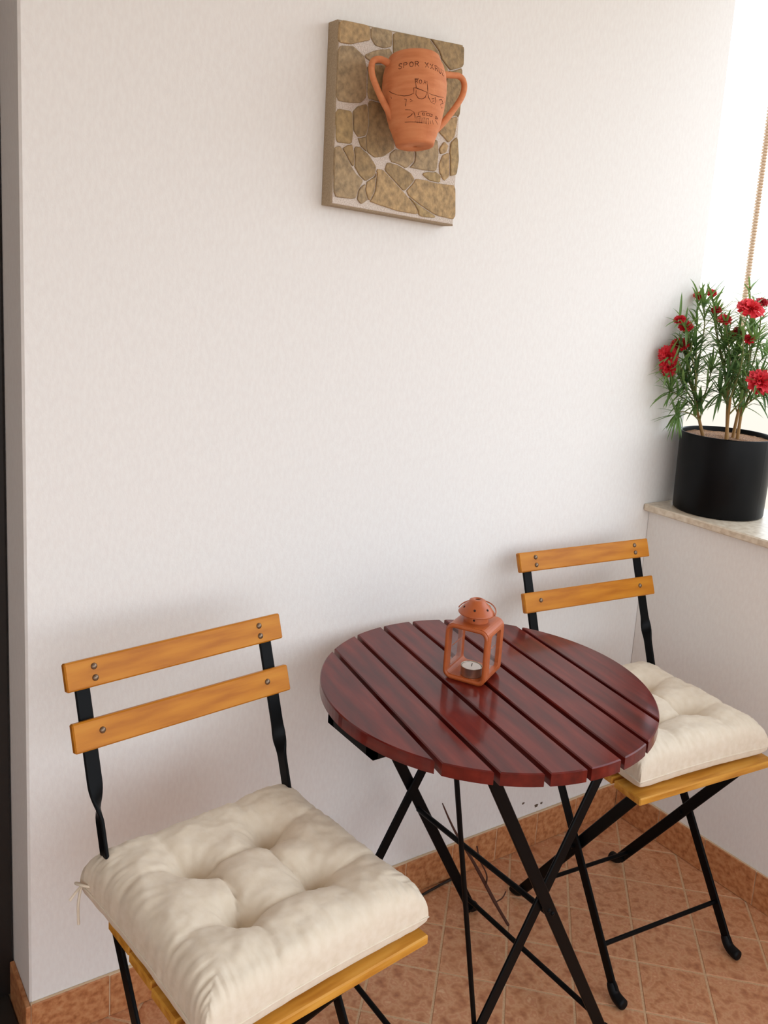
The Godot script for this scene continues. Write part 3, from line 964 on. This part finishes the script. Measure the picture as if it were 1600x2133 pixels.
func vase_r(h: float) -> float:
	var s := clampf(h / VASE_H, 0.0, 1.0)
	for i in VASE_PROF.size() - 1:
		if s <= VASE_PROF[i + 1][0]:
			var f: float = (s - VASE_PROF[i][0]) / (VASE_PROF[i + 1][0] - VASE_PROF[i][0])
			var p0: float = VASE_PROF[maxi(i - 1, 0)][1]
			var p3: float = VASE_PROF[mini(i + 2, VASE_PROF.size() - 1)][1]
			var lin: float = lerpf(VASE_PROF[i][1], VASE_PROF[i + 1][1], f)
			return lerpf(lin, cubic_interpolate(VASE_PROF[i][1], VASE_PROF[i + 1][1], p0, p3, f), 0.7)
	return VASE_PROF[-1][1]

func on_vase(deg: float, h: float, lift: float) -> Vector3:
	var a := deg_to_rad(deg)
	var r := vase_r(h) + lift
	return Vector3(sin(a) * r, h, cos(a) * r)

const GLYPHS := {
	"S": [[[1, 0.85], [0.7, 1], [0.3, 1], [0, 0.8], [0.15, 0.58], [0.8, 0.42], [1, 0.2], [0.7, 0], [0.25, 0], [0, 0.15]]],
	"P": [[[0, 0], [0, 1], [0.7, 1], [1, 0.8], [0.7, 0.5], [0, 0.5]]],
	"O": [[[0.5, 0], [0.1, 0.15], [0, 0.5], [0.1, 0.85], [0.5, 1], [0.9, 0.85], [1, 0.5], [0.9, 0.15], [0.5, 0]]],
	"R": [[[0, 0], [0, 1], [0.7, 1], [0.95, 0.8], [0.7, 0.52], [0, 0.5]], [[0.45, 0.5], [1, 0]]],
	"X": [[[0, 0], [1, 1]], [[0, 1], [1, 0]]],
	"U": [[[0, 1], [0, 0.2], [0.3, 0], [0.7, 0], [1, 0.2], [1, 1]]],
	"Z": [[[0, 1], [1, 1], [0, 0], [1, 0]]],
	"D": [[[0, 0], [0, 1], [0.6, 1], [1, 0.5], [0.6, 0], [0, 0]]],
	"A": [[[0, 0], [0.5, 1], [1, 0]], [[0.2, 0.35], [0.8, 0.35]]],
}

func groove(st: SurfaceTool, pl: Array, r: float) -> void:
	var pts := []
	for i in pl.size() - 1:
		var n := maxi(1, int(absf(pl[i + 1][0] - pl[i][0]) / 4.0))
		for k in n:
			var f := float(k) / n
			pts.append(on_vase(lerpf(pl[i][0], pl[i + 1][0], f), lerpf(pl[i][1], pl[i + 1][1], f), -r * 0.45))
	pts.append(on_vase(pl[-1][0], pl[-1][1], -r * 0.45))
	tube(st, pts, r, 6)

func make_jug() -> void:
	var at := Vector3(0.658, 1.658, 0.114)
	var j := thing("terracotta_jug", "two-handled terracotta jug with incised lettering hung on the stone plaque", "jug", at)
	j.rotation = Vector3(-0.15, 0, -0.019)
	var prof := [Vector2(0.0045, 0.0), Vector2(0.030, 0.0), Vector2(0.0335, 0.0012)]
	for k in range(1, 41):
		var h := VASE_H * k / 40.0
		var r := vase_r(h) + 0.00025 * sin(h * 420.0)
		prof.append(Vector2(r, h))
	prof.append(Vector2(0.043, VASE_H + 0.002))
	prof.append(Vector2(0.040, VASE_H + 0.0005))
	for k in range(39, 1, -2):
		prof.append(Vector2(vase_r(VASE_H * k / 40.0) - 0.006, VASE_H * k / 40.0))
	prof.append(Vector2(0.028, 0.008))
	prof.append(Vector2(0.0045, 0.007))
	prof.append(Vector2(0.0045, 0.0))
	var st := stool()
	lathe(st, prof, Transform3D(), 72)
	obj("jug_body", st, M.clay, j)
	# handles in the plane of the wall
	var hl := [[0.616, 1.7945], [0.6015, 1.8001], [0.587, 1.8017], [0.5745, 1.7957], [0.5710, 1.7837], [0.5734, 1.7693], [0.5804, 1.7543], [0.5890, 1.7393], [0.5990, 1.7245], [0.6115, 1.709], [0.618, 1.703]]
	var hr := [[0.708, 1.796], [0.731, 1.801], [0.752, 1.8035], [0.766, 1.805], [0.7767, 1.7999], [0.7804, 1.788], [0.776, 1.7716], [0.7646, 1.754], [0.749, 1.735], [0.728, 1.712], [0.706, 1.693]]
	for a in [hl, hr]:
		var pts := []
		for c in a:
			pts.append(Vector3(c[0] - at.x, c[1] - at.y, -0.008))
		st = stool()
		var sp := spline(pts, 4)
		var rr := []
		for k in sp.size():
			rr.append(0.0056 + 0.0016 * pow(absf(2.0 * k / (sp.size() - 1) - 1.0), 4.0))
		tube(st, sp, rr, 12)
		obj("handle", st, M.clay, j)
	# incised drawing and lettering
	st = stool()
	for pl in ENGRAVING:
		groove(st, pl, 0.00065)
	obj("incised_drawing", st, M.incised, j)
	var text := [["S", -62.4, 0.1252], ["P", -52.6, 0.1257], ["O", -41.8, 0.1259], ["R", -31.9, 0.1262], ["X", -13.8, 0.1253], ["X", -3.9, 0.1238], ["R", 6.3, 0.1225], ["U", 15.8, 0.1210], ["Z", 25.1, 0.1195]]
	for t in text:
		letter(j, t[0], t[1], t[2], 6.4, 0.0090, 0.0008)
	for t in [["R", -33.0, 0.0965], ["O", -26.1, 0.0958], ["A", -18.5, 0.0952]]:
		letter(j, t[0], t[1], t[2], 4.4, 0.0062, 0.0007)

func letter(j: Node3D, ch: String, deg: float, h: float, wdeg: float, ht: float, r: float) -> void:
	var st := stool()
	for stroke in GLYPHS[ch]:
		var pl := []
		for c in stroke:
			pl.append([deg + (c[0] - 0.5) * wdeg, h + (c[1] - 0.5) * ht])
		groove(st, pl, r)
	obj("incised_letter", st, M.incised, j)

# ------------------------------------------------------------------ pot and carnations
func leaf(st: SurfaceTool, p: Vector3, d: Vector3, length: float, width: float, droop: float) -> void:
	var segs := 5
	var side := d.cross(Vector3.UP)
	if side.length() < 0.05:
		side = Vector3.RIGHT
	side = side.normalized()
	var a := p
	var dir := d.normalized()
	var l0 := a - side * width * 0.35
	var r0 := a + side * width * 0.35
	var c0 := a
	for k in range(1, segs + 1):
		var f := float(k) / segs
		dir = (dir + Vector3.DOWN * droop / segs).normalized()
		a += dir * length / segs
		var nn := side.cross(dir).normalized()
		var w := width * 0.5 * pow(sin(PI * (0.22 + 0.78 * f)), 0.8) if k < segs else 0.0
		var l1 := a - side * w + nn * w * 0.35
		var r1 := a + side * w + nn * w * 0.35
		if k < segs:
			quad(st, l0, c0, a, l1, nn, 1)
			quad(st, c0, r0, r1, a, nn, 2)
		else:
			tri(st, l0, c0, a, nn, 1)
			tri(st, c0, r0, a, nn, 2)
		l0 = l1
		r0 = r1
		c0 = a

func flower(plant: Node3D, at: Vector3, r: float, dir: Vector3, m: Material) -> void:
	dir = dir.normalized()
	var s := dir.cross(Vector3.UP if absf(dir.y) < 0.9 else Vector3.RIGHT).normalized()
	var bs := Basis(s, dir, s.cross(dir))
	var st := stool()
	var small := r < 0.012
	var layers := [[5, 0.35, 1.25], [6, 0.6, 0.95]] if small else [[6, 0.45, 1.35], [8, 0.72, 1.0], [9, 0.92, 0.62], [10, 1.0, 0.22]]
	for ly in layers:
		var n: int = ly[0]
		var off := rng.randf() * TAU
		for k in n:
			var a := off + TAU * k / n + rng.randf_range(-0.15, 0.15)
			var el: float = ly[2] + rng.randf_range(-0.15, 0.15)
			var out := Vector3(cos(a), 0, sin(a))
			var len_: float = r * ly[1] * rng.randf_range(0.9, 1.12)
			var ax := out * cos(el) + Vector3.UP * sin(el)
			var sd := Vector3(-sin(a), 0, cos(a))
			var wid := len_ * (0.95 if not small else 0.7)
			var nrm := sd.cross(ax)
			if nrm.y < 0:
				nrm = -nrm
			# fan with a ragged outer edge
			var prev_in := Vector3.ZERO
			var prev_out := Vector3.ZERO
			var cnt := 8
			for q in cnt + 1:
				var f := float(q) / cnt * 2.0 - 1.0
				var pin := ax * len_ * 0.45 + sd * f * wid * 0.28
				var rag := (1.0 if q % 2 == 0 else 0.84) * (1.0 - 0.14 * f * f)
				var pout := ax * len_ * rag + sd * f * wid * 0.56 + nrm * (0.10 * len_ * sin(f * 7.0 + k) - 0.12 * len_ * f * f) - Vector3.UP * len_ * 0.12
				if q > 0:
					quad(st, bs * prev_in, bs * pin, bs * pout, bs * prev_out, bs * nrm, 1)
					tri(st, Vector3.ZERO, bs * prev_in, bs * pin, bs * nrm, 1)
				prev_in = pin
				prev_out = pout
	var fl := obj("flower", st, m, plant, at)
	st = stool()
	var cr := clampf(r * 0.30, 0.0028, 0.0065)
	lathe(st, [Vector2(0.0, -cr * 3.4), Vector2(cr * 0.7, -cr * 3.0), Vector2(cr, -cr * 1.5), Vector2(cr * 0.95, 0.0), Vector2(cr * 0.4, cr * 0.4)], Transform3D(bs, Vector3.ZERO), 10)
	obj("calyx", st, M.leaf[1], fl)

func make_plant() -> void:
	var pc := Vector3(1.680, 0.8842, 0.122)
	var pot := thing("flower_pot", "matte black cylindrical flower pot standing on the sill", "flower pot", pc)
	var st := stool()
	var ht := 0.200
	lathe(st, [Vector2(0.0, 0.0), Vector2(0.1045, 0.0), Vector2(0.1075, 0.002), Vector2(0.1085, 0.005), Vector2(0.1115, ht - 0.003), Vector2(0.1110, ht - 0.0008), Vector2(0.1095, ht), Vector2(0.1080, ht - 0.0008), Vector2(0.1075, ht - 0.003), Vector2(0.1060, ht - 0.05), Vector2(0.104, 0.01)], Transform3D(), 96)
	obj("pot_body", st, M.pot, pot)
	st = stool()
	var sn := FastNoiseLite.new()
	sn.seed = 8
	sn.frequency = 70.0
	var rings := 14
	for i in rings:
		for k in 48:
			var v := []
			for q in [[i, k], [i, k + 1], [i + 1, k + 1], [i + 1, k]]:
				var rr: float = 0.1068 * q[0] / rings
				var a: float = TAU * (q[1] % 48) / 48
				var x := sin(a) * rr
				var z := cos(a) * rr
				v.append(Vector3(x, ht - 0.012 + sn.get_noise_2d(x, z) * 0.004, z))
			if i > 0:
				quad(st, v[0], v[1], v[2], v[3], Vector3.UP, 1)
			else:
				tri(st, v[0], v[2], v[3], Vector3.UP, 1)
	obj("soil", st, M.soil, pot)

	var soil_y := pc.y + ht - 0.014
	var p := thing("carnation_plant", "leafy carnation plant with red flowers in the black pot", "plant", Vector3(pc.x, soil_y, pc.z))
	rng.seed = 21
	var o := p.position
	# flower centres and radii
	var fl := [[1.5290, 1.2700, 0.034, 0.0265], [1.5330, 1.2440, 0.036, 0.0265], [1.5644, 1.2969, 0.0383, 0.0255], [1.5560, 1.3590, 0.034, 0.0165], [1.5800, 1.3420, 0.036, 0.020], [1.5715, 1.3069, 0.0666, 0.008], [1.6427, 1.4169, 0.0162, 0.016], [1.6773, 1.4272, 0.0267, 0.0150], [1.6464, 1.3872, 0.0702, 0.0130], [1.6421, 1.3657, 0.0996, 0.018], [1.6467, 1.3955, 0.1601, 0.034], [1.7189, 1.4124, 0.1419, 0.017], [1.6384, 1.2274, 0.2191, 0.034], [1.7180, 1.4456, 0.1047, 0.009], [1.6870, 1.3391, 0.1126, 0.0165], [1.6666, 1.3238, 0.1538, 0.016], [1.7032, 1.3271, 0.0829, 0.014]]
	# leafy shoots without a flower of their own
	var sh := [[1.5778, 1.2062, 0.058], [1.5444, 1.1821, 0.040], [1.6332, 1.2428, 0.0865], [1.6304, 1.2326, 0.136], [1.6803, 1.2801, 0.1205], [1.6835, 1.3179, 0.1609], [1.6149, 1.1888, 0.1308], [1.560, 1.1251, 0.055], [1.6607, 1.3681, 0.0557], [1.6855, 1.221, 0.1817], [1.6955, 1.1881, 0.1429], [1.649, 1.3957, 0.030], [1.5924, 1.2942, 0.0619], [1.6953, 1.3085, 0.0712], [1.733, 1.2846, 0.1627], [1.6826, 1.1926, 0.2132], [1.720, 1.350, 0.130], [1.725, 1.22, 0.09], [1.60, 1.165, 0.085], [1.655, 1.30, 0.10]]
	var ends := []
	for f in fl:
		ends.append([Vector3(f[0], f[1], f[2]), f[3]])
	for s in sh:
		ends.append([Vector3(s[0], s[1], s[2]), 0.0])
	# a few main stems from the soil carry the shoots
	var trunks := []
	for tr in [[-0.052, -0.030, -0.085, -0.045, 0.10], [-0.012, 0.010, -0.020, 0.0, 0.13], [0.012, 0.022, 0.0, 0.035, 0.14], [0.022, 0.002, 0.035, 0.010, 0.15], [-0.030, 0.020, -0.05, 0.03, 0.11]]:
		var a := Vector3(tr[0], 0, tr[1])
		var b := Vector3(tr[2], tr[4], tr[3])
		var tp := spline([a, a.lerp(b, 0.5) + Vector3(0.004, 0, -0.004), b], 6)
		st = stool()
		var tr_r := []
		for i in tp.size():
			tr_r.append(lerpf(0.0046, 0.0028, float(i) / (tp.size() - 1)))
		tube(st, tp, tr_r, 8)
		obj("stem", st, M.stem_old, p)
		trunks.append(tp)
	for k in ends.size():
		var e: Vector3 = ends[k][0] - o
		var b := Vector3.ZERO
		var best := 1e9
		for tp in trunks:
			for i in range(4, tp.size()):
				var q: Vector3 = tp[i]
				var cost := Vector2(q.x - e.x, q.z - e.z).length() + absf(q.y - e.y * 0.42) * 0.6
				if cost < best and q.y < e.y - 0.03:
					best = cost
					b = q
		if best > 1e8:
			b = trunks[0][5]
		var m1 := b.lerp(e, 0.35) + Vector3(rng.randf_range(-0.010, 0.010), 0.012, rng.randf_range(-0.010, 0.010))
		var m2 := b.lerp(e, 0.72) + Vector3(rng.randf_range(-0.008, 0.008), 0.012, rng.randf_range(-0.008, 0.008))
		var path := spline([b, m1, m2, e], 6)
		var rad := []
		for i in path.size():
			rad.append(lerpf(0.0021, 0.0011, float(i) / (path.size() - 1)))
		st = stool()
		tube(st, path, rad, 7)
		var stem := obj("stem", st, M.stem, p)
		# paired narrow leaves
		st = stool()
		var n := path.size()
		var first := 4
		for i in range(first, n):
			var t: Vector3 = (path[i] - path[i - 1]).normalized()
			var dense := (1 if i % 2 == 0 else 2) if ends[k][1] > 0.0 else (3 if i > n - 6 else 1)
			for q in dense:
				var a := rng.randf() * TAU
				var sd := t.cross(Vector3.RIGHT).normalized()
				var out := sd * cos(a) + t.cross(sd) * sin(a)
				var open := rng.randf_range(0.55, 1.25)
				var d := t * cos(open) + out * sin(open)
				var tip: Vector3 = path[i] + d * 0.055
				if tip.z + o.z < 0.012:
					d.z = absf(d.z) * 0.3
				leaf(st, path[i], d, rng.randf_range(0.045, 0.085), rng.randf_range(0.0048, 0.0072), rng.randf_range(0.1, 1.0))
		if ends[k][1] == 0.0:
			for q in 7:
				var a := TAU * q / 7 + rng.randf() * 0.4
				var d := Vector3(cos(a), rng.randf_range(0.7, 2.0), sin(a)).normalized()
				if (e + d * 0.06 + o).z < 0.012:
					d.z = absf(d.z) * 0.3
				leaf(st, e, d, rng.randf_range(0.045, 0.078), rng.randf_range(0.0046, 0.0068), rng.randf_range(0.0, 0.5))
		obj("foliage", st, M.leaf[k % 3], p)
		if ends[k][1] > 0.0:
			var dir: Vector3 = (path[n - 1] - path[n - 2]).normalized() * 0.8 + Vector3(-0.5, 0.25, 0.6)
			if k < 2:
				dir = Vector3(-0.75, 0.1, 0.65)
			flower(p, e, ends[k][1], dir, M.petal[k % 3 if ends[k][1] < 0.02 else (0 if k != 10 else 1)])

# ------------------------------------------------------------------ small things
func make_small() -> void:
	# coiled tan cord hanging outside the opening
	var c := thing("coiled_cord", "tan coiled cord hanging in the bright opening behind the plant", "cord", Vector3(1.85, 1.20, 0.006))
	var pts := []
	for k in 1500:
		var a := TAU * k / 10.0
		pts.append(Vector3(cos(a) * 0.0055, 0.0080 * k / 10.0, sin(a) * 0.0055))
	var st := stool()
	tube(st, pts, 0.0030, 6)
	obj("coil", st, M.cord, c)
	st = stool()
	tube(st, [Vector3(0, -0.02, 0), Vector3(0, 1.24, 0)], 0.0040, 8)
	obj("core", st, M.cord, c)
	# cable along the foot of the back wall
	var cb := thing("electric_cable", "thin dark cable lying on the floor against the back wall skirting", "cable", Vector3(0.9, 0.0, 0.03))
	st = stool()
	tube(st, spline([Vector3(-0.60, 0.0034, 0.035), Vector3(-0.35, 0.0034, 0.018), Vector3(-0.12, 0.0034, 0.010), Vector3(-0.03, 0.0034, -0.002), Vector3(0.05, 0.0034, -0.012), Vector3(0.10, 0.0034, -0.016)], 8), 0.0029, 8)
	obj("cable_run", st, M.cable, cb)
	# dry twig leaning under the table
	var tw := thing("dry_twig", "thin reddish brown twig leaning against the table legs underneath", "twig", Vector3(0.985, 0.0, 0.185))
	st = stool()
	tube(st, spline([Vector3(0.012, 0.003, 0.016), Vector3(-0.02, 0.062, 0.0), Vector3(-0.075, 0.165, -0.018), Vector3(-0.135, 0.262, -0.026), Vector3(-0.172, 0.335, -0.030)], 6), [0.0032, 0.0034, 0.0034, 0.0036, 0.0036, 0.0036, 0.0042, 0.0042, 0.0042, 0.004, 0.004, 0.004, 0.0036, 0.0034, 0.0032, 0.003, 0.003, 0.0028, 0.0026, 0.0024, 0.0022, 0.002, 0.0018, 0.0016, 0.0012], 7)
	obj("twig_stem", st, M.twig, tw)
	st = stool()
	tube(st, spline([Vector3(-0.045, 0.108, -0.008), Vector3(-0.06, 0.15, 0.006), Vector3(-0.09, 0.20, 0.012), Vector3(-0.10, 0.235, 0.01)], 5), 0.0018, 6)
	obj("side_shoot", st, M.twig, tw)
	st = stool()
	tube(st, spline([Vector3(-0.02, 0.062, 0.0), Vector3(-0.005, 0.072, 0.006), Vector3(0.004, 0.085, 0.006)], 4), 0.0014, 6)
	obj("side_shoot", st, M.twig, tw)

func _ready() -> void:
	# camera
	var cam := Camera3D.new()
	cam.name = "camera"
	add_child(cam)
	cam.position = Vector3(-0.34176, 1.43620, 1.48668)
	cam.rotation_order = EULER_ORDER_YXZ
	cam.rotation = Vector3(-0.186158, -0.583029, 0.056722)
	var near := 0.05
	var f := 1886.216
	cam.keep_aspect = Camera3D.KEEP_HEIGHT
	cam.set_frustum(2133.0 / f * near, Vector2((800.0 - 737.767) / f * near, -(1066.5 - 917.019) / f * near), near, 60.0)
	cam.current = true
	# bright overcast sky, seen and shining through the opening on the right
	var env := Environment.new()
	var sky := Sky.new()
	var sm := ProceduralSkyMaterial.new()
	sm.sky_top_color = Color(0.90, 0.95, 1.0)
	sm.sky_horizon_color = Color(0.965, 0.985, 1.0)
	sm.ground_horizon_color = Color(0.80, 0.78, 0.75)
	sm.ground_bottom_color = Color(0.62, 0.60, 0.57)
	sm.sun_angle_max = 1.0
	sky.sky_material = sm
	env.background_mode = Environment.BG_SKY
	env.sky = sky
	env.background_energy_multiplier = 3.0
	env.ambient_light_source = Environment.AMBIENT_SOURCE_SKY
	env.tonemap_mode = Environment.TONE_MAPPER_LINEAR
	env.tonemap_exposure = 1.01
	env.sdfgi_enabled = true
	env.ssao_enabled = true
	env.ssil_enabled = true
	var we := WorldEnvironment.new()
	we.name = "world"
	we.environment = env
	add_child(we)
	make_materials()
	make_room()
	make_table()
	make_chair("honey wood and black iron folding chair left of the table, in front", Vector3(0.2274, 0, 0.4032), 0.1137)
	make_chair("honey wood and black iron folding chair in the corner behind the table", Vector3(1.2244, 0, 0.3099), -0.096)
	make_cushion("cream tufted cotton cushion on the chair left of the table", Vector3(0.2290, 0.4733, 0.4150), 0.125, 3, 0.191, 0.183, [
		[Vector3(-0.178, 0.030, -0.150), Vector3(-0.196, 0.034, -0.165), Vector3(-0.197, 0.026, -0.185), Vector3(-0.180, 0.020, -0.176)],
		[Vector3(-0.196, 0.030, -0.168), Vector3(-0.208, 0.030, -0.160), Vector3(-0.218, 0.022, -0.158)],
		[Vector3(-0.196, 0.030, -0.168), Vector3(-0.204, 0.008, -0.160), Vector3(-0.205, -0.022, -0.156)]])
	make_cushion("cream tufted cotton cushion on the corner chair behind the table", Vector3(1.2244, 0.4733, 0.3180), -0.096, 8, 0.182, 0.178, [])
	make_plaque()
	make_jug()
	make_lantern()
	make_plant()
	make_small()
